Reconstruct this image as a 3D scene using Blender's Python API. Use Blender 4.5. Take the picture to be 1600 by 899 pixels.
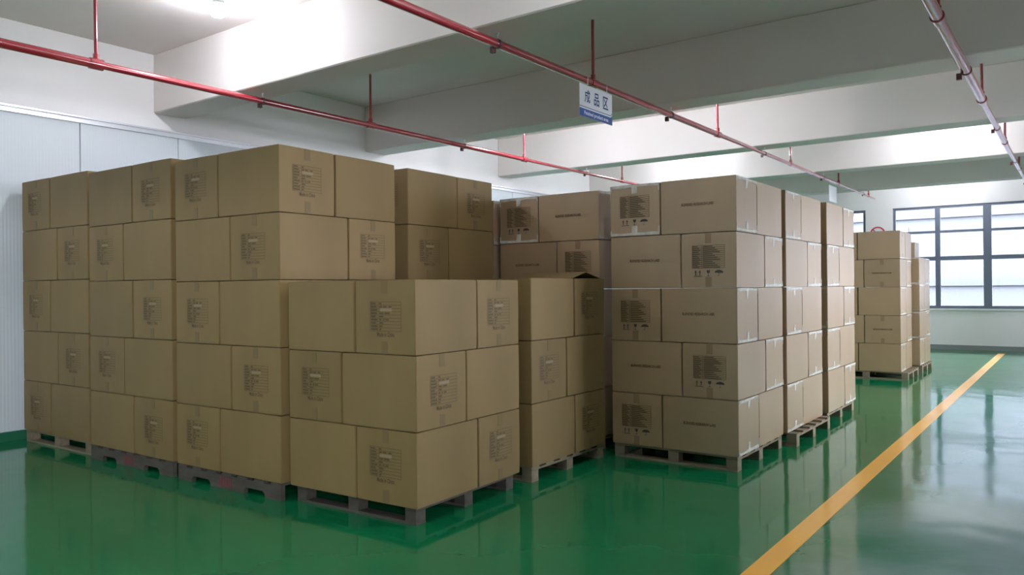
import bpy, bmesh, math, random
from mathutils import Vector, Matrix, Euler

random.seed(7)
scene = bpy.context.scene
for o in list(bpy.data.objects):
    bpy.data.objects.remove(o, do_unlink=True)
COL = scene.collection
PI = math.pi
R = math.radians

# ------------------------------------------------------------------ camera
FPX, YAW, PITCH, ROLL, EYE = 1213.0, R(36.211), R(0.087), R(-0.559), 1.6
Fv = Vector((-math.sin(YAW) * math.cos(PITCH), math.cos(YAW) * math.cos(PITCH), math.sin(PITCH)))
Rv = Vector((math.cos(YAW), math.sin(YAW), 0))
Uv = Rv.cross(Fv)
c_, s_ = math.cos(ROLL), math.sin(ROLL)
R2, U2 = c_ * Rv + s_ * Uv, -s_ * Rv + c_ * Uv
cam_data = bpy.data.cameras.new('camera')
cam_data.sensor_width = 36.0
cam_data.sensor_fit = 'HORIZONTAL'
cam_data.lens = 36.0 * FPX / 1600.0
cam_data.clip_end = 200
cam = bpy.data.objects.new('camera', cam_data)
cam.matrix_world = Matrix(((R2.x, U2.x, -Fv.x, 0), (R2.y, U2.y, -Fv.y, 0), (R2.z, U2.z, -Fv.z, EYE), (0, 0, 0, 1)))
COL.objects.link(cam)
scene.camera = cam

# ------------------------------------------------------------------ world, exposure
SKY = 43.0
LAMP_W = 72.0
LAMP_COL = (0.87, 0.91, 1.0)
world = bpy.data.worlds.new('overcast_sky')
scene.world = world
world.use_nodes = True
bg = world.node_tree.nodes['Background']
bg.inputs['Color'].default_value = (0.96, 0.96, 1.0, 1)
bg.inputs['Strength'].default_value = SKY
scene.view_settings.view_transform = 'Standard'
scene.view_settings.look = 'None'
scene.view_settings.gamma = 1.0
scene.view_settings.use_curve_mapping = False
scene.view_settings.exposure = 0.25
try:
    scene.cycles.use_denoising = True
    scene.cycles.max_bounces = 10
    scene.cycles.diffuse_bounces = 6
    scene.cycles.glossy_bounces = 4
    scene.cycles.transparent_max_bounces = 12
    scene.cycles.sample_clamp_indirect = 6.0
    scene.cycles.caustics_reflective = False
    scene.cycles.caustics_refractive = False
    scene.cycles.blur_glossy = 0.5
except Exception:
    pass

# room dimensions
XL, XR, YB, YF = -9.442, 3.6, -6.0, 21.85
ZC, ZB = 4.604, 3.865
BEAM_Y0, BEAM_STEP, BEAM_W = 5.258, 3.6, 0.44


def portal(name, loc, rot, w, h):
    d = bpy.data.lights.new(name, 'AREA')
    d.shape = 'RECTANGLE'
    d.size, d.size_y = w, h
    d.cycles.is_portal = True
    o = bpy.data.objects.new(name, d)
    o.location, o.rotation_euler = loc, rot
    COL.objects.link(o)


# windows: (start, end) along the wall, sill height, head height
SILL, HEAD = 1.0, 3.56
FAR_WIN = [(-3.87, 2.43), (-6.72, -4.52)]
RIGHT_WIN = [(-4.6, -1.4), (8.5, 10.4), (11.2, 12.2), (13.4, 15.8), (19.2, 20.3)]  # unseen right-wall openings, placed and sized to light the stack sides
for a, b in FAR_WIN:
    portal('window_daylight', ((a + b) / 2, YF + 0.16, (SILL + HEAD) / 2), (-PI / 2, 0, 0), b - a, HEAD - SILL)
for a, b in RIGHT_WIN:
    portal('window_daylight', (XR + 0.16, (a + b) / 2, (SILL + HEAD) / 2), (0, PI / 2, 0), HEAD - SILL, b - a)


# ------------------------------------------------------------------ helpers
def link(o):
    COL.objects.link(o)
    return o


def empty(name, loc=(0, 0, 0), rz=0.0):
    o = bpy.data.objects.new(name, None)
    o.location = loc
    o.rotation_euler = (0, 0, rz)
    o.empty_display_size = 0.1
    return link(o)


def tag(o, label=None, cat=None, group=None, kind=None):
    if label:
        o['label'] = label
    if cat:
        o['category'] = cat
    if group:
        o['group'] = group
    if kind:
        o['kind'] = kind
    return o


class MB:
    def __init__(self):
        self.bm = bmesh.new()

    def box(self, x0, x1, y0, y1, z0, z1, bevel=0.0):
        m = Matrix.Translation(((x0 + x1) / 2, (y0 + y1) / 2, (z0 + z1) / 2)) @ Matrix.Diagonal((abs(x1 - x0), abs(y1 - y0), abs(z1 - z0), 1))
        r = bmesh.ops.create_cube(self.bm, size=1.0, matrix=m)
        if bevel:
            es = list({e for v in r['verts'] for e in v.link_edges})
            bmesh.ops.bevel(self.bm, geom=es, offset=bevel, segments=1, affect='EDGES', profile=0.5)
        return self

    def tube(self, p0, p1, r0, r1=None, n=16, cap=True):
        r1 = r0 if r1 is None else r1
        p0, p1 = Vector(p0), Vector(p1)
        d = p1 - p0
        m = Matrix.Translation((p0 + p1) / 2) @ d.to_track_quat('Z', 'Y').to_matrix().to_4x4()
        bmesh.ops.create_cone(self.bm, cap_ends=cap, segments=n, radius1=r0, radius2=r1, depth=d.length, matrix=m)
        return self

    def lathe(self, prof, n=24, centre=(0, 0, 0)):
        cx, cy, cz = centre
        rings = []
        for r, z in prof:
            if r < 1e-6:
                rings.append([self.bm.verts.new((cx, cy, cz + z))])
            else:
                rings.append([self.bm.verts.new((cx + r * math.cos(2 * PI * i / n), cy + r * math.sin(2 * PI * i / n), cz + z)) for i in range(n)])
        for a, b in zip(rings, rings[1:]):
            for i in range(n):
                j = (i + 1) % n
                va = [a[0]] if len(a) == 1 else [a[i], a[j]]
                vb = [b[0]] if len(b) == 1 else [b[j], b[i]]
                f = va + vb
                if len(f) >= 3:
                    self.bm.faces.new(f)
        return self

    def poly(self, pts):
        self.bm.faces.new([self.bm.verts.new(p) for p in pts])
        return self

    def prism(self, pts, axis, a, b):
        """extrude a 2D outline along an axis ('x','y','z') from a to b"""
        def P(u, v, w):
            return {'x': (w, u, v), 'y': (u, w, v), 'z': (u, v, w)}[axis]
        A = [self.bm.verts.new(P(u, v, a)) for u, v in pts]
        B = [self.bm.verts.new(P(u, v, b)) for u, v in pts]
        self.bm.faces.new(A)
        self.bm.faces.new(list(reversed(B)))
        n = len(pts)
        for i in range(n):
            j = (i + 1) % n
            self.bm.faces.new([A[j], A[i], B[i], B[j]])
        return self

    def mesh(self, name, mat, smooth=False):
        bmesh.ops.recalc_face_normals(self.bm, faces=self.bm.faces[:])
        me = bpy.data.meshes.new(name)
        self.bm.to_mesh(me)
        self.bm.free()
        if mat:
            me.materials.append(mat)
        if smooth:
            for p in me.polygons:
                p.use_smooth = True
            try:
                me.set_sharp_from_angle(angle=R(40))
            except Exception:
                pass
        return me

    def build(self, name, mat, parent=None, smooth=False):
        return obj(name, self.mesh(name, mat, smooth), parent)


def obj(name, me, parent=None, loc=None, rot=None):
    o = bpy.data.objects.new(name, me)
    if parent:
        o.parent = parent
    if loc is not None:
        o.location = loc
    if rot is not None:
        o.rotation_euler = rot
    return link(o)


# ------------------------------------------------------------------ materials
def mat(name, col, rough=0.6, spec=0.5, metal=0.0, emit=None, emit_s=0.0):
    m = bpy.data.materials.new(name)
    m.use_nodes = True
    b = m.node_tree.nodes['Principled BSDF']
    b.inputs['Base Color'].default_value = (*col, 1)
    b.inputs['Roughness'].default_value = rough
    b.inputs['Specular IOR Level'].default_value = spec
    b.inputs['Metallic'].default_value = metal
    if emit:
        b.inputs['Emission Color'].default_value = (*emit, 1)
        b.inputs['Emission Strength'].default_value = emit_s
    return m


def nodes(m):
    nt = m.node_tree
    return nt, nt.nodes, nt.links, nt.nodes['Principled BSDF']


def vary(m, col_a, col_b, scale=(3, 3, 3), detail=4, bump=0.0, bump_scale=None, rough_var=None, obj_rand=0.0, coord='Object'):
    """noise-mixed colour, optional bump, optional per-object value shift"""
    nt, N, L, b = nodes(m)
    tc = N.new('ShaderNodeTexCoord')
    mp = N.new('ShaderNodeMapping')
    mp.inputs['Scale'].default_value = scale
    L.new(tc.outputs[coord], mp.inputs['Vector'])
    nz = N.new('ShaderNodeTexNoise')
    nz.inputs['Scale'].default_value = 1.0
    nz.inputs['Detail'].default_value = detail
    L.new(mp.outputs['Vector'], nz.inputs['Vector'])
    rp = N.new('ShaderNodeValToRGB')
    rp.color_ramp.elements[0].position = 0.3
    rp.color_ramp.elements[1].position = 0.7
    rp.color_ramp.elements[0].color = (*col_a, 1)
    rp.color_ramp.elements[1].color = (*col_b, 1)
    L.new(nz.outputs['Fac'], rp.inputs['Fac'])
    out = rp.outputs['Color']
    if obj_rand:
        oi = N.new('ShaderNodeObjectInfo')
        mr = N.new('ShaderNodeMapRange')
        mr.inputs['To Min'].default_value = 1 - obj_rand
        mr.inputs['To Max'].default_value = 1 + obj_rand
        L.new(oi.outputs['Random'], mr.inputs['Value'])
        hs = N.new('ShaderNodeHueSaturation')
        L.new(mr.outputs['Result'], hs.inputs['Value'])
        L.new(out, hs.inputs['Color'])
        out = hs.outputs['Color']
    L.new(out, b.inputs['Base Color'])
    if bump:
        nz2 = N.new('ShaderNodeTexNoise')
        nz2.inputs['Scale'].default_value = 1.0
        nz2.inputs['Detail'].default_value = 3
        mp2 = N.new('ShaderNodeMapping')
        mp2.inputs['Scale'].default_value = bump_scale or scale
        L.new(tc.outputs[coord], mp2.inputs['Vector'])
        L.new(mp2.outputs['Vector'], nz2.inputs['Vector'])
        bp = N.new('ShaderNodeBump')
        bp.inputs['Strength'].default_value = 1.0
        bp.inputs['Distance'].default_value = bump
        L.new(nz2.outputs['Fac'], bp.inputs['Height'])
        L.new(bp.outputs['Normal'], b.inputs['Normal'])
    if rough_var:
        mr2 = N.new('ShaderNodeMapRange')
        mr2.inputs['To Min'].default_value = rough_var[0]
        mr2.inputs['To Max'].default_value = rough_var[1]
        L.new(nz.outputs['Fac'], mr2.inputs['Value'])
        L.new(mr2.outputs['Result'], b.inputs['Roughness'])
    return m


M = {}
M['kraft'] = vary(mat('kraft_cardboard', (.4, .3, .18), 0.55, 0.4), (.185, .122, .047), (.218, .145, .057), (2.5, 2.5, 1.2), 3, 0.0012, (6, 6, 2), obj_rand=0.08)
M['kraft_b'] = vary(mat('kraft_cardboard_pinkish', (.4, .29, .2), 0.45, 0.5), (.29, .188, .096), (.335, .22, .115), (2.5, 2.5, 1.2), 3, 0.0012, (9, 9, 1.5), obj_rand=0.07)
nodes(M['kraft_b'])[3].inputs['Coat Weight'].default_value = 1.0
nodes(M['kraft_b'])[3].inputs['Coat IOR'].default_value = 1.9
nodes(M['kraft_b'])[3].inputs['Coat Roughness'].default_value = 0.34
M['ink'] = mat('brown_print_ink', (.095, .062, .022), 0.6)
M['ink_dark'] = mat('dark_print_ink', (.05, .045, .05), 0.6)
M['ink_red'] = mat('brown_text_ink', (.085, .05, .023), 0.6)
M['sticker'] = mat('pale_sticker', (.27, .20, .11), 0.5)
M['tape'] = vary(mat('clear_tape_painted_glare', (.5, .42, .3), 0.22, 0.6), (.46, .43, .38), (.66, .63, .58), (14, 14, 14), 2, 0.003, (30, 30, 60))  # white glare of the clear tape is put into its base colour
M['tape_dull'] = mat('flat_packing_tape', (.175, .118, .052), 0.42, 0.3)
M['tape_dull_b'] = mat('flat_packing_tape_grey', (.26, .175, .1), 0.35, 0.5)
M['wood'] = vary(mat('pale_pallet_wood', (.5, .4, .28), 0.75), (.15, .115, .073), (.235, .187, .125), (3, 14, 14), 5, 0.002, (6, 40, 40), obj_rand=0.12)
M['wood_grey'] = vary(mat('weathered_pallet_wood', (.3, .25, .2), 0.8), (.05, .041, .033), (.09, .074, .061), (3, 14, 14), 5, 0.002, (6, 40, 40), obj_rand=0.12)
M['red_stamp'] = mat('red_stamp_paint', (.17, .022, .03), 0.7)
M['white_wall'] = vary(mat('white_wall_paint', (.78, .78, .77), 0.7), (.83, .80, .80), (.88, .855, .855), (.8, .8, .8), 5, 0.0015, (7, 7, 7))
M['ceiling'] = vary(mat('white_ceiling_paint', (.74, .73, .71), 0.75), (.81, .745, .72), (.87, .80, .775), (.7, .7, .7), 5, 0.002, (5, 5, 5))
M['panel'] = None
M['alu'] = mat('aluminium_track', (.60, .61, .64), 0.35, 0.5, 0.85)
M['frame'] = mat('blue_grey_window_frame', (.15, .175, .235), 0.4)
M['sill'] = mat('white_sill', (.85, .86, .86), 0.4)
M['skirt'] = mat('green_skirting_paint', (.02, .13, .07), 0.3)
M['grey_skirt'] = mat('grey_skirting_paint', (.25, .27, .27), 0.4)
M['red_pipe'] = mat('red_pipe_paint', (.32, .012, .028), 0.25, 0.5)
nodes(M['red_pipe'])[3].inputs['Coat Weight'].default_value = 1.0
nodes(M['red_pipe'])[3].inputs['Coat Roughness'].default_value = 0.12
nodes(M['red_pipe'])[3].inputs['Coat IOR'].default_value = 1.8
M['clamp'] = mat('dark_clamp_metal', (.10, .03, .035), 0.4)
M['rod'] = mat('zinc_rod', (.75, .75, .76), 0.3, 0.5, 0.7)
M['brass'] = mat('sprinkler_brass', (.35, .25, .15), 0.35, 0.5, 0.8)
M['lamp_base'] = mat('lamp_base_plastic', (.75, .75, .74), 0.4)
M['white_board'] = mat('white_sign_board', (.78, .80, .84), 0.35)
M['navy'] = mat('navy_sign_ink', (.015, .05, .18), 0.4)
M['blue'] = mat('blue_sign_band', (.025, .085, .33), 0.4)
M['sign_white'] = mat('white_sign_lettering', (.85, .87, .9), 0.4)
M['cord'] = mat('white_cord', (.8, .8, .8), 0.6)
M['nosmoke_red'] = mat('red_ring_ink', (.55, .03, .04), 0.5)
M['black'] = mat('black_ink', (.03, .03, .03), 0.5)
M['yellow'] = vary(mat('yellow_floor_paint', (.75, .36, .05), 0.3), (.90, .42, .015), (.98, .49, .025), (5, 1.5, 1), 5)
_b = nodes(M['yellow'])[3]
_b.inputs['Coat Weight'].default_value = 0.4
_b.inputs['Coat IOR'].default_value = 1.45
_b.inputs['Coat Roughness'].default_value = 0.1
M['facade'] = mat('pale_facade_render', (.0315, .0355, .0425), 0.9)
M['facade_band'] = mat('grey_facade_band', (.026, .030, .037), 0.9)
M['facade_glass'] = mat('bluish_facade_glass', (.024, .030, .038), 0.4)
M['asphalt'] = mat('yard_concrete', (.05, .05, .05), 0.9)

# white sandwich panel with fine vertical ribs
m = mat('white_sandwich_panel', (.62, .66, .70), 0.45)
nt, N, L, b = nodes(m)
tc = N.new('ShaderNodeTexCoord')
wv = N.new('ShaderNodeTexWave')
wv.bands_direction = 'Y'
wv.inputs['Scale'].default_value = 9.0
L.new(tc.outputs['Object'], wv.inputs['Vector'])
bp = N.new('ShaderNodeBump')
bp.inputs['Distance'].default_value = 0.0012
L.new(wv.outputs['Fac'], bp.inputs['Height'])
L.new(bp.outputs['Normal'], b.inputs['Normal'])
M['panel'] = m

# green epoxy floor
m = mat('green_epoxy_floor', (.02, .24, .09), 0.3, 0.0)
vary(m, (.004, .15, .055), (.007, .185, .068), (.5, .5, .5), 6)
nt, N, L, b = nodes(m)
tc = N.new('ShaderNodeTexCoord')
n1 = N.new('ShaderNodeTexNoise')
n1.inputs['Scale'].default_value = 2.2
n1.inputs['Detail'].default_value = 1
n2 = N.new('ShaderNodeTexNoise')
n2.inputs['Scale'].default_value = 14
n2.inputs['Detail'].default_value = 2
L.new(tc.outputs['Object'], n1.inputs['Vector'])
L.new(tc.outputs['Object'], n2.inputs['Vector'])
b1 = N.new('ShaderNodeBump')
b1.inputs['Distance'].default_value = 0.003
b2 = N.new('ShaderNodeBump')
b2.inputs['Distance'].default_value = 0.0001
L.new(n1.outputs['Fac'], b1.inputs['Height'])
L.new(n2.outputs['Fac'], b2.inputs['Height'])
L.new(b1.outputs['Normal'], b2.inputs['Normal'])
b.inputs['Coat Weight'].default_value = 1.0
b.inputs['Coat IOR'].default_value = 1.5
L.new(b2.outputs['Normal'], b.inputs['Coat Normal'])
n3 = N.new('ShaderNodeTexNoise')
n3.inputs['Scale'].default_value = 0.9
n3.inputs['Detail'].default_value = 6
n3.inputs['Roughness'].default_value = 0.65
L.new(tc.outputs['Object'], n3.inputs['Vector'])
mr = N.new('ShaderNodeMapRange')
mr.inputs['From Min'].default_value = 0.3
mr.inputs['From Max'].default_value = 0.75
mr.inputs['To Min'].default_value = 0.05
mr.inputs['To Max'].default_value = 0.14
L.new(n3.outputs['Fac'], mr.inputs['Value'])
L.new(mr.outputs['Result'], b.inputs['Coat Roughness'])
# cloudy dust right of the line, its pale blue also painting the floor's sheen
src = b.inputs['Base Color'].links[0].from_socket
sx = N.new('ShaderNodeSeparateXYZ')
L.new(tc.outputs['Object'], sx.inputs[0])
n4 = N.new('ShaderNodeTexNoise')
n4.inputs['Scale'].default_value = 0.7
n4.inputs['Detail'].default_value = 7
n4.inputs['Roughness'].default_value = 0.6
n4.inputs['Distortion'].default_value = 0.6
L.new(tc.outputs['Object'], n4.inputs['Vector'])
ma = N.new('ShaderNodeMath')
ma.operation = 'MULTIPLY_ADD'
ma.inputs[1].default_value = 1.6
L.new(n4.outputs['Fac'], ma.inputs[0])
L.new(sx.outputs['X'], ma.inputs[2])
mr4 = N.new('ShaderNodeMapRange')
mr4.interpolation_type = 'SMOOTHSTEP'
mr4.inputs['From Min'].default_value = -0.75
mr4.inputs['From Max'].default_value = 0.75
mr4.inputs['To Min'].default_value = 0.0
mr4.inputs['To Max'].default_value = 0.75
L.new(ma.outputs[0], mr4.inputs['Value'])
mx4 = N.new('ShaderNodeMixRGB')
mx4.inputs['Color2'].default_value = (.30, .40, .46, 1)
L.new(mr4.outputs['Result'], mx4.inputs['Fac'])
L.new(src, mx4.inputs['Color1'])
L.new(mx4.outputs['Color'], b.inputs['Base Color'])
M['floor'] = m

# window glass: clear pane with a faint reflection
m = bpy.data.materials.new('window_glass')
m.use_nodes = True
nt = m.node_tree
nt.nodes.clear()
out = nt.nodes.new('ShaderNodeOutputMaterial')
mx = nt.nodes.new('ShaderNodeMixShader')
tr = nt.nodes.new('ShaderNodeBsdfTransparent')
tr.inputs['Color'].default_value = (.93, .95, .98, 1)
gl = nt.nodes.new('ShaderNodeBsdfGlossy')
gl.inputs['Roughness'].default_value = 0.03
fr = nt.nodes.new('ShaderNodeFresnel')
fr.inputs['IOR'].default_value = 1.35
nt.links.new(fr.outputs[0], mx.inputs[0])
nt.links.new(tr.outputs[0], mx.inputs[1])
nt.links.new(gl.outputs[0], mx.inputs[2])
nt.links.new(mx.outputs[0], out.inputs['Surface'])
M['glass'] = m

BULB_AREA = 2 * PI * 0.08 * 0.1 + PI * 0.08 ** 2
M['bulb'] = mat('lit_bulb_diffuser', (.9, .9, .9), 0.5, emit=LAMP_COL, emit_s=LAMP_W / (PI * BULB_AREA))

# ------------------------------------------------------------------ the setting
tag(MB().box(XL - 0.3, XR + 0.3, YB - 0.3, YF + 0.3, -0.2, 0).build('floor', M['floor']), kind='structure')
ceil = tag(MB().box(XL - 0.3, XR + 0.3, YB - 0.3, YF + 0.3, ZC, ZC + 0.2).build('ceiling', M['ceiling']), kind='structure')
beam_ys = [BEAM_Y0 + BEAM_STEP * k for k in range(-3, 5)]
beam_me = MB().box(XL, XR, 0, BEAM_W, ZB, ZC, 0.012).mesh('beam', M['ceiling'])
for y in beam_ys:
    obj('beam', beam_me, ceil, (0, y, 0))

wl = tag(MB().box(XL - 0.25, XL, YB, YF, 0, ZC).build('wall_left', M['white_wall']), kind='structure')
ZT = 3.637
seams = []
y = 4.335 - 1.22 * 6
while y < YF - 1.25:
    seams.append(y)
    y += 1.22
pan_me = MB().box(0, 0.05, 0.004, 1.216, 0.10, ZT - 0.05, 0.004).mesh('panel', M['panel'])
for y in seams:
    obj('panel', pan_me, wl, (XL, y, 0))
MB().box(XL, XL + 0.075, seams[0], seams[-1] + 1.22, ZT - 0.055, ZT - 0.03).box(XL, XL + 0.06, seams[0], seams[-1] + 1.22, ZT - 0.03, ZT + 0.0).box(XL, XL + 0.085, seams[0], seams[-1] + 1.22, ZT, ZT + 0.02).build('aluminium_track', M['alu'], wl)
MB().box(XL + 0.05, XL + 0.075, YB, YF, 0.0, 0.10).build('skirting', M['skirt'], wl)


def wall_with_openings(name, along, fixed0, fixed1, a0, a1, openings, mat_):
    """a wall slab cut by window openings"""
    mb = MB()
    cuts = sorted(openings)

    def slab(u0, u1, z0, z1):
        if along == 'x':
            mb.box(u0, u1, fixed0, fixed1, z0, z1)
        else:
            mb.box(fixed0, fixed1, u0, u1, z0, z1)
    u = a0
    for s, e in cuts:
        slab(u, s, 0, ZC)
        slab(s, e, 0, SILL)
        slab(s, e, HEAD, ZC)
        u = e
    slab(u, a1, 0, ZC)
    return tag(mb.build(name, mat_), kind='structure')


wf = wall_with_openings('wall_far', 'x', YF, YF + 0.24, XL, XR, FAR_WIN, M['white_wall'])
wr = wall_with_openings('wall_right', 'y', XR, XR + 0.24, YB, YF, RIGHT_WIN, M['white_wall'])
tag(MB().box(XL, XR, YB - 0.24, YB, 0, ZC).build('wall_back', M['white_wall']), kind='structure')
tag(MB().box(XL + 0.08, XR - 0.02, YF - 0.02, YF, 0, 0.11).build('baseboard_far', M['grey_skirt']), kind='structure')
tag(MB().box(XR - 0.02, XR, YB, YF - 0.02, 0, 0.11).build('baseboard_right', M['grey_skirt']), kind='structure')
tag(MB().box(-1.535, -1.40, -5.5, 21.0, 0.0, 0.0025).build('floor_line', M['yellow']), 'yellow line painted along the glossy green floor beside the stacks', 'floor marking')


def make_window(n, a, b, mullions, rot, pos):
    """window in local x (along wall), y (depth, + is outward), z; mullions = list of (x, width)"""
    w = tag(empty('window_%d' % n, pos, rot), kind='structure')
    d0, d1 = 0.03, 0.10
    MB().box(a, b, d0, d1, SILL, SILL + 0.075).build('bottom_rail', M['frame'], w)
    MB().box(a, b, d0, d1, HEAD - 0.06, HEAD).build('top_rail', M['frame'], w)
    MB().box(a, a + 0.06, d0, d1, SILL + 0.075, HEAD - 0.06).build('jamb', M['frame'], w)
    MB().box(b - 0.06, b, d0, d1, SILL + 0.075, HEAD - 0.06).build('jamb', M['frame'], w)
    MB().box(a - 0.04, b + 0.04, -0.05, d0 + 0.02, SILL - 0.035, SILL + 0.004).build('sill', M['sill'], w)
    xs = [a + 0.06]
    for x, wd in mullions:
        MB().box(x - wd / 2, x + wd / 2, d0 - 0.01, d1, SILL + 0.075, HEAD - 0.06).build('mullion', M['frame'], w)
        xs += [x - wd / 2, x + wd / 2]
    xs.append(b - 0.06)
    zs = [SILL + 0.075, 2.20, 2.30, 2.885, 2.945, HEAD - 0.06]
    for x0, x1 in zip(xs[0::2], xs[1::2]):
        MB().box(x0, x1, d0, d1, zs[1], zs[2]).build('transom', M['frame'], w)
        MB().box(x0, x1, d0, d1, zs[3], zs[4]).build('transom', M['frame'], w)
        for z0, z1 in ((zs[0], zs[1]), (zs[2], zs[3]), (zs[4], zs[5])):
            MB().box(x0 + .001, x1 - .001, 0.062, 0.068, z0 + .001, z1 - .001).build('pane', M['glass'], w)
    for x, wd in mullions:
        if wd < 0.15:
            MB().box(x + wd / 2 - 0.03, x + wd / 2 - 0.005, d0 - 0.045, d0 - 0.01, 1.52, 1.56).box(x + wd / 2 - 0.025, x + wd / 2 - 0.01, d0 - 0.05, d0 - 0.035, 1.46, 1.60).build('handle', M['frame'], w)
    return w


make_window(1, -3.87, 2.43, [(-2.86, 0.11), (-1.80, 0.17), (-0.79, 0.11), (0.28, 0.17), (1.33, 0.11)], 0, (0, YF, 0))
make_window(2, -6.72, -4.52, [(-5.62, 0.11)], 0, (0, YF, 0))
for i, (a, b) in enumerate(RIGHT_WIN):
    make_window(3 + i, -b, -a, [(-b + (b - a) * k / 4, (0.11, 0.17, 0.11)[k - 1]) for k in (1, 2, 3)], -PI / 2, (XR, 0, 0))

# ------------------------------------------------------------------ outside
tag(MB().box(-60, 60, -40, 60, -4.4, -4.2).build('yard_ground', M['asphalt']), kind='structure')
bl = tag(empty('factory_building', (0, 33, -4.2)), 'pale factory building standing outside the far window', 'building')
MB().box(-16, 14, 0, 10, 0, 13).build('facade_wall', M['facade'], bl)
for z in (3.2, 5.75, 8.3, 11.4):
    MB().box(-16.1, 14.1, -0.12, 0, z, z + 0.26).build('floor_band', M['facade_band'], bl)
for z in (3.7, 6.3, 9.0):
    for k in range(5):
        x = -14.8 + k * 2.0
        MB().box(x, x + 1.5, -0.05, 0.0, z, z + 1.7).build('facade_window', M['facade_glass'], bl)


# ------------------------------------------------------------------ lettering
def text_mesh(name, s, size, mat_, align='CENTER', weight=0.0):
    cu = bpy.data.curves.new(name, 'FONT')
    cu.body = s
    cu.size = size
    cu.align_x = align
    cu.align_y = 'CENTER'
    cu.resolution_u = 2
    cu.offset = weight
    o = bpy.data.objects.new(name, cu)
    COL.objects.link(o)
    dg = bpy.context.evaluated_depsgraph_get()
    dg.update()
    me = bpy.data.meshes.new_from_object(o.evaluated_get(dg))
    bpy.data.objects.remove(o, do_unlink=True)
    me.name = name
    me.materials.clear()
    me.materials.append(mat_)
    return me


def fit_width(me, w):
    xs = [v.co.x for v in me.vertices]
    k = w / (max(xs) - min(xs))
    cx = (max(xs) + min(xs)) / 2
    for v in me.vertices:
        v.co.x = (v.co.x - cx) * k
    return me


# print artwork: local x right, z up, lies in the plane y = 0 facing -y
def flat(quads):
    mb = MB()
    for x0, x1, z0, z1 in quads:
        mb.poly([(x0, 0, z0), (x1, 0, z0), (x1, 0, z1), (x0, 0, z1)])
    return mb


def stand(me):
    """turn an xy text mesh into an xz one facing -y"""
    for v in me.vertices:
        v.co = Vector((v.co.x, 0, v.co.y))
    return me


def table_mesh(w, hgt, rows, seed):
    rnd = random.Random(seed)
    q = []
    t = 0.0032
    for i in range(rows + 1):
        z = hgt / 2 - hgt * i / rows
        q.append((-w / 2, w / 2, z - t / 2, z + t / 2))
    q.append((-w / 2, -w / 2 + t, -hgt / 2, hgt / 2))
    q.append((w / 2 - t, w / 2, -hgt / 2, hgt / 2))
    for i in range(rows):
        z = hgt / 2 - hgt * (i + 0.5) / rows
        hh = hgt / rows * 0.24
        q.append((-w / 2 + .008, -w / 2 + .008 + rnd.uniform(.04, .065), z - hh, z + hh))
        x = -w / 2 + .085
        if i != 2:
            for _ in range(rnd.randint(1, 3)):
                l = rnd.uniform(.015, .05)
                if x + l < w / 2 - .01:
                    q.append((x, x + l, z - hh, z + hh))
                x += l + rnd.uniform(.006, .02)
    return flat(q).mesh('printed_table', M['ink'])


table_a = table_mesh(0.29, 0.20, 9, 1)
sticker_a = flat([(-0.055, 0.055, -0.011, 0.011)]).mesh('pale_sticker', M['sticker'])
made_a = fit_width(stand(text_mesh('made_in_china', 'Made in China', 0.042, M['ink_red'], weight=0.0008)), 0.16)
q = []
for i in range(13):
    z = 0.10 - 0.2 * i / 12
    q.append((-0.15, 0.15, z - .0016, z + .0016))
    if i < 12:
        q.append((-0.145, -0.145 + .05 + .03 * ((i * 7) % 5) / 5, z - .012, z - .006))
        q.append((-0.05, -0.05 + .09 + .09 * ((i * 5) % 4) / 4, z - .012, z - .006))
q += [(-0.15, -0.147, -.1, .1), (0.147, 0.15, -.1, .1), (-0.062, -0.0595, -.1, .1)]
table_b = flat(q).mesh('printed_table', M['ink'])
# care symbols: two up arrows on a bar, wine glass, umbrella
mb = MB()


def P(pts):
    mb.poly([(x, 0, z) for x, z in pts])


for cx in (-0.118, -0.078):
    P([(cx - .004, -.018), (cx + .004, -.018), (cx + .004, .008), (cx - .004, .008)])
    P([(cx - .011, .008), (cx + .011, .008), (cx, .026)])
P([(-.135, -.028), (-.061, -.028), (-.061, -.023), (-.135, -.023)])
P([(-.016, .026), (-.012, .004), (0, -.004), (.012, .004), (.016, .026)])
P([(-.002, -.02), (.002, -.02), (.002, -.004), (-.002, -.004)])
P([(-.011, -.026), (.011, -.026), (.011, -.021), (-.011, -.021)])
P([(.096 + .04 * math.cos(PI - PI * k / 8), .002 + .024 * math.sin(PI * k / 8)) for k in range(9)])
P([(.0945, -.022), (.0975, -.022), (.0975, .002), (.0945, .002)])
P([(.084, -.026), (.0975, -.026), (.0975, -.022), (.084, -.022)])
symbols_b = mb.mesh('care_symbols', M['ink_dark'])
text_b = fit_width(stand(text_mesh('lettering', 'BLENDED RESEARCH LABS', 0.034, M['ink_red'], weight=0.0008)), 0.30)


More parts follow.
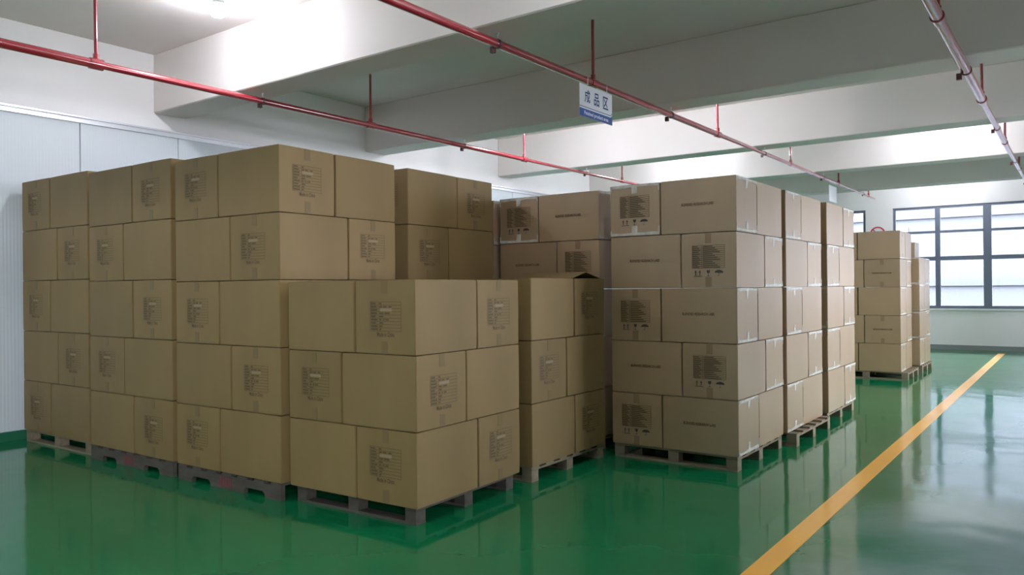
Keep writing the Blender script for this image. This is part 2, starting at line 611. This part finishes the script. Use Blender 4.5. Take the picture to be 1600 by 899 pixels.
# ------------------------------------------------------------------ cartons
def carton_mesh(lx, ly, hz, m_, seed):
    """closed carton: softly bulged faces, crisp corner creases, flap slit on top; origin at bottom centre"""
    rnd = random.Random(seed)
    bm = bmesh.new()
    n = 3
    bmesh.ops.create_cube(bm, size=1.0)
    bmesh.ops.subdivide_edges(bm, edges=bm.edges[:], cuts=n, use_grid_fill=True)
    bul = [rnd.uniform(.0003, .0018) for _ in range(4)]
    for v in bm.verts:
        x, y, z = v.co
        fx, fy, fz = 1 - (2 * x) ** 2, 1 - (2 * y) ** 2, 1 - (2 * z) ** 2
        dx = dy = 0
        if abs(abs(x) - .5) < 1e-4:
            dx = math.copysign(bul[0 if x > 0 else 1], x) * fy * fz
        if abs(abs(y) - .5) < 1e-4:
            dy = math.copysign(bul[2 if y > 0 else 3], y) * fx * fz
        # corners crushed in slightly
        k = 0.0
        if fx < .01 and fy < .01 and fz < .01:
            k = rnd.uniform(0, .004)
        v.co = Vector((x * (lx - k) + dx, y * (ly - k) + dy, (z + .5) * hz - (k if z > 0 else -k * .3)))
    es = [e for e in bm.edges if len(e.link_faces) == 2 and e.link_faces[0].normal.angle(e.link_faces[1].normal, 0) > 1.2]
    bmesh.ops.bevel(bm, geom=es, offset=0.004, segments=2, affect='EDGES')
    me = bpy.data.meshes.new('carton')
    bmesh.ops.recalc_face_normals(bm, faces=bm.faces[:])
    bm.to_mesh(me)
    bm.free()
    me.materials.append(m_)
    for p in me.polygons:
        p.use_smooth = True
    me.set_sharp_from_angle(angle=R(30))
    return me


_tapes = {}


def tape_mesh(w, full, seed, dull='tape_dull'):
    key = (round(w, 3), full, seed, dull)
    if key in _tapes:
        return _tapes[key]
    rnd = random.Random(seed + 11)
    mb = MB()
    sw = 0.028
    # centre stub, pointing down from the top edge (z = 0 is the edge)
    L_ = rnd.uniform(.075, .11)
    mb.box(-sw, sw, -.0012, 0.0, -L_, -.003)
    if full:
        segs = 7
        hts = [rnd.uniform(.020, .034) for _ in range(segs + 1)]
        pts = [(-w / 2 + w * i / segs, -hts[i]) for i in range(segs + 1)]
        mb.prism([(-w / 2, -.002)] + pts + [(w / 2, -.002)], 'y', -.0011, -.0001)
        for s in (-1, 1):
            mb.box(min(s * w / 2, s * (w / 2 - .014)), max(s * w / 2, s * (w / 2 - .014)), -.0011, 0, -rnd.uniform(.05, .09), -.003)
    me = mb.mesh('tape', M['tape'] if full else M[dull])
    _tapes[key] = me
    return me


_cartons = {}


def get_carton(lx, ly, hz, m_, seed):
    key = (round(lx, 3), round(ly, 3), round(hz, 3), m_.name, seed)
    if key not in _cartons:
        _cartons[key] = carton_mesh(lx, ly, hz, m_, seed)
    return _cartons[key]


ROW = ['bottom row', 'second row', 'third row', 'fourth row', 'top row']
count = 0


def carton(kind, parent_mx, cx, cy, z, lx, ly, hz, jit, label, group, hidden=False, print_short=True, text_long=True):
    """lx, ly are the sizes along the stack's local x and y"""
    global count
    count += 1
    rnd = random.Random(count * 31)
    m_ = M['kraft'] if kind == 'A' else M['kraft_b']
    me = get_carton(lx - .013, ly - .013, hz - .005, m_, count % 4)
    loc = parent_mx @ Vector((cx, cy, 0))
    rz = parent_mx.to_euler().z + R(rnd.uniform(-jit, jit))
    root = obj('carton', me, None, (loc.x + rnd.uniform(-.0015, .0015), loc.y + rnd.uniform(-.0015, .0015), z), (0, 0, rz))
    tag(root, label, 'carton', group)
    if hidden:
        return root
    short_front = lx < ly       # short face looks to -y, otherwise to +x
    w_short = min(lx, ly) - .012
    fr = (0, -(ly - .013) / 2 - .0034, 0) if short_front else ((lx - .013) / 2 + .0034, 0, 0)
    frz = 0 if short_front else PI / 2
    lf = ((lx - .013) / 2 + .0034, 0, 0) if short_front else (0, -(ly - .013) / 2 - .0034, 0)
    lfz = PI / 2 if short_front else 0
    full = (kind != 'A')
    rt = Vector(fr)
    flush = rt * (1 - .0016 / rt.length)
    if kind == 'A':
        dx = rnd.uniform(-.015, .015)
        if print_short:
            zc = hz * 0.53 + rnd.uniform(-.015, .015)
            off = Matrix.Rotation(frz, 3, 'Z') @ Vector((dx, 0, 0))
            obj('printed_table', table_a, root, rt + off + Vector((0, 0, zc)), (0, 0, frz))
            off2 = Matrix.Rotation(frz, 3, 'Z') @ Vector((dx + .005, -.0006, 0))
            obj('pale_sticker', sticker_a, root, rt + off2 + Vector((0, 0, zc + .045)), (0, 0, frz))
            obj('made_in_china_lettering', made_a, root, rt + off + Vector((0, 0, zc - .125)), (0, 0, frz))
        obj('tape', tape_mesh(w_short, False, count % 3), root, flush + Vector((0, 0, hz - .006)), (0, 0, frz))
        obj('tape', tape_mesh(w_short, False, (count + 1) % 3), root, flush + Vector((0, 0, .004)), (0, PI, frz + PI) if False else (PI, 0, frz + PI))
    else:
        if print_short and short_front and kind == 'B':
            obj('printed_table', table_b, root, rt + Vector((0, 0, hz * .56)), (0, 0, frz))
            obj('care_symbols', symbols_b, root, rt + Vector((0, 0, hz * .56 - .145)), (0, 0, frz))
        if kind == 'E' and short_front:
            obj('lettering', text_b, root, rt + Vector((0, 0, hz * .5)), (0, 0, frz))
        if text_long and kind == 'B' and not short_front:
            obj('lettering', text_b, root, Vector(lf) + Vector((0, 0, hz * .52)), (0, 0, lfz))
        fl = (not short_front) or (kind == 'B' and rnd.random() < .3)
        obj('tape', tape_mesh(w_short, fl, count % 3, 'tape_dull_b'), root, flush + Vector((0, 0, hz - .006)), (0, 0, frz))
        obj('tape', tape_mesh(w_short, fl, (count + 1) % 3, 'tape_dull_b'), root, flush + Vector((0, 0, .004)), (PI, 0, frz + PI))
    return root


PH = 0.13


def block_pallet(mx, w, d, label, mt, x_over=0.0):
    root = empty('block_pallet', mx @ Vector((0, 0, 0)), mx.to_euler().z)
    tag(root, label, 'pallet', 'pallets under the cartons')
    ins = .065 if mt.name.startswith('weathered') else .025
    x0, x1, y0, y1 = .02, w - ins + x_over, ins, d - .02
    W, D = x1 - x0, y1 - y0
    deck = MB().box(0, W, 0, .115, 0, .018).mesh('deck_board', mt)
    for k in range(6):
        obj('deck_board', deck, root, (x0, y0 + (D - .115) * k / 5, PH - .018))
    st = MB().box(0, .1, 0, D, 0, .018).mesh('stringer_board', mt)
    blk = MB().box(0, .1, 0, .1, 0, .076, .002).mesh('block', mt)
    bot = MB().box(0, W, 0, .1, 0, .018).mesh('bottom_board', mt)
    for k in range(3):
        xx, yy = x0 + (W - .1) * k / 2, y0 + (D - .1) * k / 2
        obj('stringer_board', st, root, (xx, y0, PH - .036))
        obj('bottom_board', bot, root, (x0, yy, 0))
        for j in range(3):
            obj('block', blk, root, (xx, y0 + (D - .1) * j / 2, .018))
    return root


def stringer_pallet(mx, w, d, label, mt):
    root = empty('stringer_pallet', mx @ Vector((0, 0, 0)), mx.to_euler().z)
    tag(root, label, 'pallet', 'pallets under the cartons')
    x0, x1, y0, y1 = .03, w - .005, .0, d - .02
    W, D = x1 - x0, y1 - y0

    def notch(c):
        return [(c - .13, .0), (c - .125, .03), (c - .10, .05), (c + .10, .05), (c + .125, .03), (c + .13, .0)]
    outline = [(0, 0)] + notch(W * .24) + notch(W * .76) + [(W, 0), (W, .112), (0, .112)]
    sm = MB().prism(outline, 'y', 0, .04).mesh('stringer', mt)
    first = None
    for k in range(3):
        o = obj('stringer', sm, root, (x0, y0 + (D - .04) * k / 2, 0))
        first = first or o
    mb = MB()
    for a, b in ((.0, .035), (.05, .062), (.08, .094), (.112, .124), (.136, .15)):
        mb.box(W * .5 - .09 + a, W * .5 - .09 + b, -.0015, 0.0, .022, .098)
    mb.box(W * .5 - .03, W * .5 + .06, -.0015, 0, .022, .032)
    mb.build('red_stamp', M['red_stamp'], first)
    deck = MB().box(0, .12, 0, D, 0, .018).mesh('deck_board', mt)
    for k in range(7):
        obj('deck_board', deck, root, (x0 + (W - .12) * k / 6, y0, PH - .018))
    return root


def stack(kind, fl, rz, w, d, hz, layers, first_short_left, name, boxes, pallet='block', pmat='wood', hidden=(), pal_over=0.0, short=.445, single=False, text_long=True, jit=.28, special=None):
    """fl: front-left corner (world). pinwheel layers; boxes: which of FL FR RR are built.
    first_short_left: True if in the bottom layer the left front box shows its short face."""
    mx = Matrix.Translation((fl[0], fl[1], 0)) @ Matrix.Rotation(rz, 4, 'Z')
    plabel = 'wooden pallet under the ' + name
    if pallet == 'block':
        block_pallet(mx, w, d, plabel, M[pmat], pal_over)
    else:
        stringer_pallet(mx, w, d, plabel, M[pmat])
    hidden = set(hidden)
    given = [b[0] if isinstance(b, tuple) else b for b in boxes]
    boxes = list(boxes)
    for q_ in ('FL', 'FR', 'RR', 'RL'):
        if q_ not in given:
            boxes.append((q_, (0,)))
            hidden.add((q_, 0))
    S, Lg = w * short, w * (1 - short)
    Sd, Ld = d * short, d * (1 - short)
    for k in range(layers):
        sl = first_short_left ^ (k % 2 == 1)
        z = PH + k * hz + .001
        for bx_ in boxes:
            if isinstance(bx_, tuple):
                bx_, allowed = bx_
                if k not in allowed:
                    continue
            if bx_ == 'FL':
                a = (0, S if sl else Lg, 0, Ld if sl else Sd)
            elif bx_ == 'FR':
                a = (S if sl else Lg, w, 0, Sd if sl else Ld)
            elif bx_ == 'RR':
                a = (w - (S if sl else Lg), w, Sd if sl else Ld, d)
            else:
                a = (0, w - (S if sl else Lg), Ld if sl else Sd, d)
            lx, ly = a[1] - a[0], a[3] - a[2]
            shortf = lx < ly
            hid = (bx_, k) in hidden
            if hid:
                lab = 'brown carton hidden low inside the ' + name
                grp = 'hidden cartons of the ' + name
            else:
                if kind == 'A':
                    vis_short = (bx_ == 'FR') or (shortf and bx_ == 'FL') or ((not shortf) and bx_ == 'RR')
                    if bx_ == 'FR' and single:
                        vis_short = not shortf
                    what = 'printed carton' if vis_short else 'plain carton'
                else:
                    what = 'brown carton' if bx_ == 'RR' or single or kind == 'E' else ('carton with symbols' if shortf else 'lettered carton')
                if single:
                    where = {'FR': 'near half', 'RR': 'far half', 'FL': 'left half'}[bx_]
                else:
                    where = {'FL': 'left half', 'FR': 'right corner', 'RR': 'far side half'}[bx_]
                lab = '%s, %s, %s of the %s' % (what, ROW[k], where, name)
                grp = 'cartons of the ' + name
            jx = 0
            o = carton(kind, mx, (a[0] + a[1]) / 2, (a[2] + a[3]) / 2, z, lx, ly, hz, jit, lab, grp, hid, True, text_long)
            if special and special[0] == (bx_, k):
                special[1](o, lx, ly, hz)


def gable_lid(o, lx, ly, hz):
    """long top flaps left standing: they meet in a low ridge, the end stays open"""
    t = .004
    for s in (-1, 1):
        mb = MB()
        y0, y1, z0, z1 = s * (ly / 2 - .006), s * .004, hz - .004, hz + .055
        mb.prism([(y0, z0), (y1, z1), (y1, z1 + t), (y0, z0 + t)], 'x', -lx / 2 + .006, lx / 2 - .03 - (.02 if s > 0 else 0))
        mb.build('top_flap', M['kraft'], o)


stack('A', (-9.25, 3.65), R(1.2), 1.41, 1.25, .535, 5, True, 'stack against the white wall', ['FL', 'FR'], 'block', 'wood')
stack('A', (-7.765, 3.65), R(0.8), 1.435, 1.25, .527, 5, False, 'second stack from the white wall', ['FL', 'FR'], 'stringer', 'wood_grey')
stack('A', (-6.27, 3.665), R(2.0), 1.365, 1.30, .519, 5, True, 'third stack from the white wall', ['FL', 'FR', 'RR'], 'stringer', 'wood_grey', hidden={('RR', 0), ('RR', 1), ('RR', 2)})
stack('A', (-4.845, 3.735), R(2.2), 1.275, 1.26, .514, 3, False, 'low stack at the front corner', ['FL', 'FR', 'RR'], 'block', 'wood_grey')
stack('A', (-6.26, 5.16), R(1.5), 1.28, 1.33, .519, 5, False, 'tall stack behind the front corner stack', ['FR', 'RR'], 'block', 'wood_grey', hidden={(b, k) for b in ('FR', 'RR') for k in (0, 1, 2)}, single=True)
stack('A', (-4.88, 5.21), R(0.3), 1.25, 1.24, .52, 3, False, 'low stack with the raised flap', ['FR', 'RR'], 'block', 'wood', single=True, special=(('RR', 2), gable_lid))
stack('B', (-5.04, 6.66), R(0), 1.235, 1.25, .487, 5, True, 'half-shadowed stack left of the aisle corner', ['FL', 'FR'], 'block', 'wood', hidden={(b, k) for b in ('FL', 'FR') for k in (0, 1, 2)}, short=.41)
stack('B', (-6.36, 6.68), R(0), 1.235, 1.25, .487, 5, True, 'stack just visible in the dark gap', ['FR'], 'block', 'wood', short=.41, single=True)
stack('B', (-3.605, 6.505), R(0.2), 1.235, 1.28, .487, 5, True, 'nearest stack of the bright aisle row', ['FL', 'FR', 'RR'], 'block', 'wood', short=.42)
stack('B', (-3.59, 7.85), R(0), 1.23, 1.32, .487, 5, True, 'middle stack of the bright aisle row', ['FR', 'RR'], 'block', 'wood', pal_over=.10, short=.42, single=True)
stack('B', (-3.57, 9.33), R(0), 1.23, 1.33, .487, 5, False, 'last stack of the bright aisle row', ['FR', 'RR'], 'block', 'wood', short=.42, single=True)
stack('E', (-3.67, 14.32), R(0.5), 1.24, 1.15, .478, 5, True, 'far tall stack before the window', ['FL', 'FR', 'RR'], 'block', 'wood', pal_over=.12, short=.46)
stack('B', (-3.58, 15.72), R(0), 1.23, 1.2, .4925, 4, True, 'low stack behind the far tall stack', ['FR', 'RR'], 'block', 'wood', pal_over=.05, short=.45, single=True)
stack('B', (-4.05, 18.3), R(0), 1.23, 1.2, .475, 5, True, 'deepest stack below the far window', ['FR'], 'block', 'wood', hidden={('FR', k) for k in range(4)}, short=.45, single=True)

# ------------------------------------------------------------------ sprinkler pipes
PZ = ZB - 0.096
UP_Y = [0.05, 3.62, 7.15, 10.65, 14.1, 17.5, 20.4]


def pipe_line(x, y0, y1, radii, label, ups):
    root = tag(empty('sprinkler_pipe', (x, y0, PZ)), label, 'pipe', 'red sprinkler pipes under the beams')
    cuts = [y0] + [u for u in ups if y0 < u < y1] + [y1]
    for i, (a, b) in enumerate(zip(cuts, cuts[1:])):
        r = radii(0.5 * (a + b))
        MB().tube((0, a - y0, 0), (0, b - y0, 0), r, n=20).build('pipe_section', M['red_pipe'], root, True)
    for u in ups:
        r = radii(u - .1)
        mb = MB().tube((0, u - y0 - .06, 0), (0, u - y0 + .06, 0), r * 1.22, n=20)
        mb.tube((0, u - y0, 0), (0, u - y0, r + .05), .026, n=14)
        tee = mb.build('tee_fitting', M['red_pipe'], root, True)
        lean = random.uniform(-.008, .008)
        MB().tube((0, u - y0, r + .03), (lean, u - y0, ZC - PZ - .17), .0165, n=12).build('riser', M['red_pipe'], root, True)
        hz_ = ZC - PZ - .17
        mb = MB().tube((lean, u - y0, hz_), (lean, u - y0, hz_ + .03), .014, .010, n=10)
        mb.tube((lean, u - y0, hz_ + .03), (lean, u - y0, hz_ + .065), .004, n=8)
        mb.tube((lean, u - y0, hz_ + .065), (lean, u - y0, hz_ + .069), .016, n=12)
        mb.build('sprinkler_head', M['brass'], root)
    for by in beam_ys:
        c = by + BEAM_W * .5
        if y0 < c < y1:
            r = radii(c)
            cl = MB().tube((0, c - y0 - .014, 0), (0, c - y0 + .014, 0), r * 1.14, n=20).box(-r * 1.9, -r * .8, c - y0 - .02, c - y0 + .02, -r * 1.9, -r * .5, .002).build('pipe_clamp', M['clamp'], root)
            MB().tube((0, c - y0, r), (0, c - y0, ZB - PZ), .006, n=8).tube((0, c - y0, ZB - PZ - .02), (0, c - y0, ZB - PZ), .014, n=10).build('hanger_rod', M['rod'], root)


pipe_line(-7.515, -1.0, 17.6, lambda y: .044 if y < 5 else (.036 if y < 11 else .028), 'red sprinkler pipe nearest the white panel wall', [u for u in UP_Y if -1 < u < 17.4])
pipe_line(-4.144, -1.0, 21.1, lambda y: .038 if y < 11 else (.030 if y < 18 else .022), 'red sprinkler pipe carrying the hanging sign', UP_Y)
pipe_line(-0.915, -1.0, 21.1, lambda y: .046 if y < 11.5 else (.036 if y < 18 else .026), 'sprinkler pipe over the aisle, rightmost, bright with reflected daylight', UP_Y)


# ------------------------------------------------------------------ hanging signs
def to_sign(me, dx):
    """xy text mesh -> plane facing +x, reading towards +y"""
    for v in me.vertices:
        v.co = Vector((dx, v.co.x, v.co.y))
    return me


SY, SZ0, SZ1, SW = 7.13, 3.365, 3.695, 0.68
sg = tag(empty('hanging_sign', (-4.10, SY, SZ0)), 'white and blue sign with Chinese lettering hanging from the red pipe', 'sign')
Hs = SZ1 - SZ0
MB().box(-.004, .004, -SW / 2, SW / 2, 0, Hs).build('board', M['white_board'], sg)
MB().prism([(-SW / 2, 0), (SW / 2, 0), (SW / 2, .105), (SW / 2 - .03, .080), (-SW / 2, .080)], 'x', .004, .0048).build('blue_band', M['blue'], sg)
MB().prism([(-SW / 2, .096), (SW / 2 - .035, .096), (SW / 2, .125), (SW / 2, .133), (SW / 2 - .037, .103), (-SW / 2, .103)], 'x', .004, .0048).build('navy_stripe', M['navy'], sg)
for ch, yy in (('成', -.185), ('品', .005), ('区', .195)):
    t = text_mesh('lettering', ch, 0.13, M['navy'], weight=0.0024)
    for ax in (0, 1):
        vs = [v.co[ax] for v in t.vertices]
        k, c0 = (.112, .135)[ax] / (max(vs) - min(vs)), (max(vs) + min(vs)) / 2
        for v in t.vertices:
            v.co[ax] = (v.co[ax] - c0) * k
    obj('chinese_character', to_sign(t, .0052), sg, (0, yy, .214))
t = fit_width(text_mesh('lettering_small', 'Finished product area', 0.055, M['sign_white'], weight=0.0008), 0.50)
obj('english_lettering', to_sign(t, .0054), sg, (0, 0.0, .040))
for yy in (-SW / 2 + .16, SW / 2 - .12):
    MB().tube((.004, yy, Hs - .015), (0.006, yy + .01, PZ - SZ0 + .02), .003, n=6).tube((0.006, yy + .01, PZ - SZ0 + .02), (-.044, yy + .01, PZ - SZ0 + .052), .0035, n=6).build('cord', M['cord'], sg)

s2 = tag(empty('hanging_sign', (-4.144, 17.0, 3.34)), 'small blank white sign hanging from the far end of the pipe', 'sign')
MB().box(-.004, .004, -.30, .30, 0, .33).build('board', M['white_board'], s2)
for yy in (-.2, .2):
    MB().tube((0, yy, .32), (0, yy, PZ - 3.34 - .0305), .003, n=6).build('cord', M['cord'], s2)

# no-smoking sign on the far wall
ns = tag(empty('no_smoking_sign', (-4.23, YF - .004, 2.93)), 'round red no smoking sign on the far wall between windows', 'sign')
mb = MB()
mb.prism([(.20 * math.cos(2 * PI * k / 32), .20 * math.sin(2 * PI * k / 32)) for k in range(32)], 'y', -.004, .003)
mb.build('disc', M['white_board'], ns)
mb = MB()
for k in range(40):
    a, b = 2 * PI * k / 40, 2 * PI * (k + 1) / 40
    mb.poly([(.185 * math.cos(a), -.005, .185 * math.sin(a)), (.185 * math.cos(b), -.005, .185 * math.sin(b)), (.15 * math.cos(b), -.005, .15 * math.sin(b)), (.15 * math.cos(a), -.005, .15 * math.sin(a))])
mb.build('red_ring', M['nosmoke_red'], ns)
mb = MB()
d = .707
mb.poly([(x * d - z * d, -.0062, -x * d - z * d) for x, z in ((-.16, -.014), (.16, -.014), (.16, .014), (-.16, .014))])
mb.build('red_slash', M['nosmoke_red'], ns)
MB().box(-.09, .07, -.0056, -.0045, -.012, .012).build('cigarette', M['black'], ns)


# ------------------------------------------------------------------ ceiling lamps
def lamp(x, y, label):
    root = tag(empty('ceiling_lamp', (x, y, ZC)), label, 'lamp', 'bulb lamps on the ceiling')
    MB().lathe([(0, 0), (.06, 0), (.06, -.03), (.055, -.06), (.058, -.10), (.072, -.135), (0, -.135)], 24).build('lamp_base', M['lamp_base'], root, True)
    MB().lathe([(.070, -.135), (.082, -.155), (.084, -.20), (.080, -.225), (.062, -.245), (.03, -.255), (0, -.257)], 24).build('bulb', M['bulb'], root, True)


lamp(-6.93, 4.54, 'lit white bulb lamp on the ceiling near the white wall')
lamp(-6.8, 10.6, 'lit bulb lamp above the tall cartons, hidden behind the second beam')
lamp(-4.6, 10.2, 'added bulb lamp brightening the third beam, hidden behind the second beam')  # invented lamp, evens out the brightness of the third beam
lamp(-6.8, 15.0, 'lit bulb lamp above the far cartons, hidden between beams')
lamp(-1.93, 15.0, 'lit bulb lamp over the far aisle, hidden between beams')
lamp(-2.6, 20.6, 'lit bulb lamp just before the far window wall')
lamp(-1.93, 4.54, 'added bulb lamp over the near aisle, above the picture')  # unseen lamp added to light the near floor, line and stack fronts
lamp(-6.9, 0.9, 'lit bulb lamp behind the camera on the left')
lamp(-1.9, 0.9, 'lit bulb lamp behind the camera over the aisle')
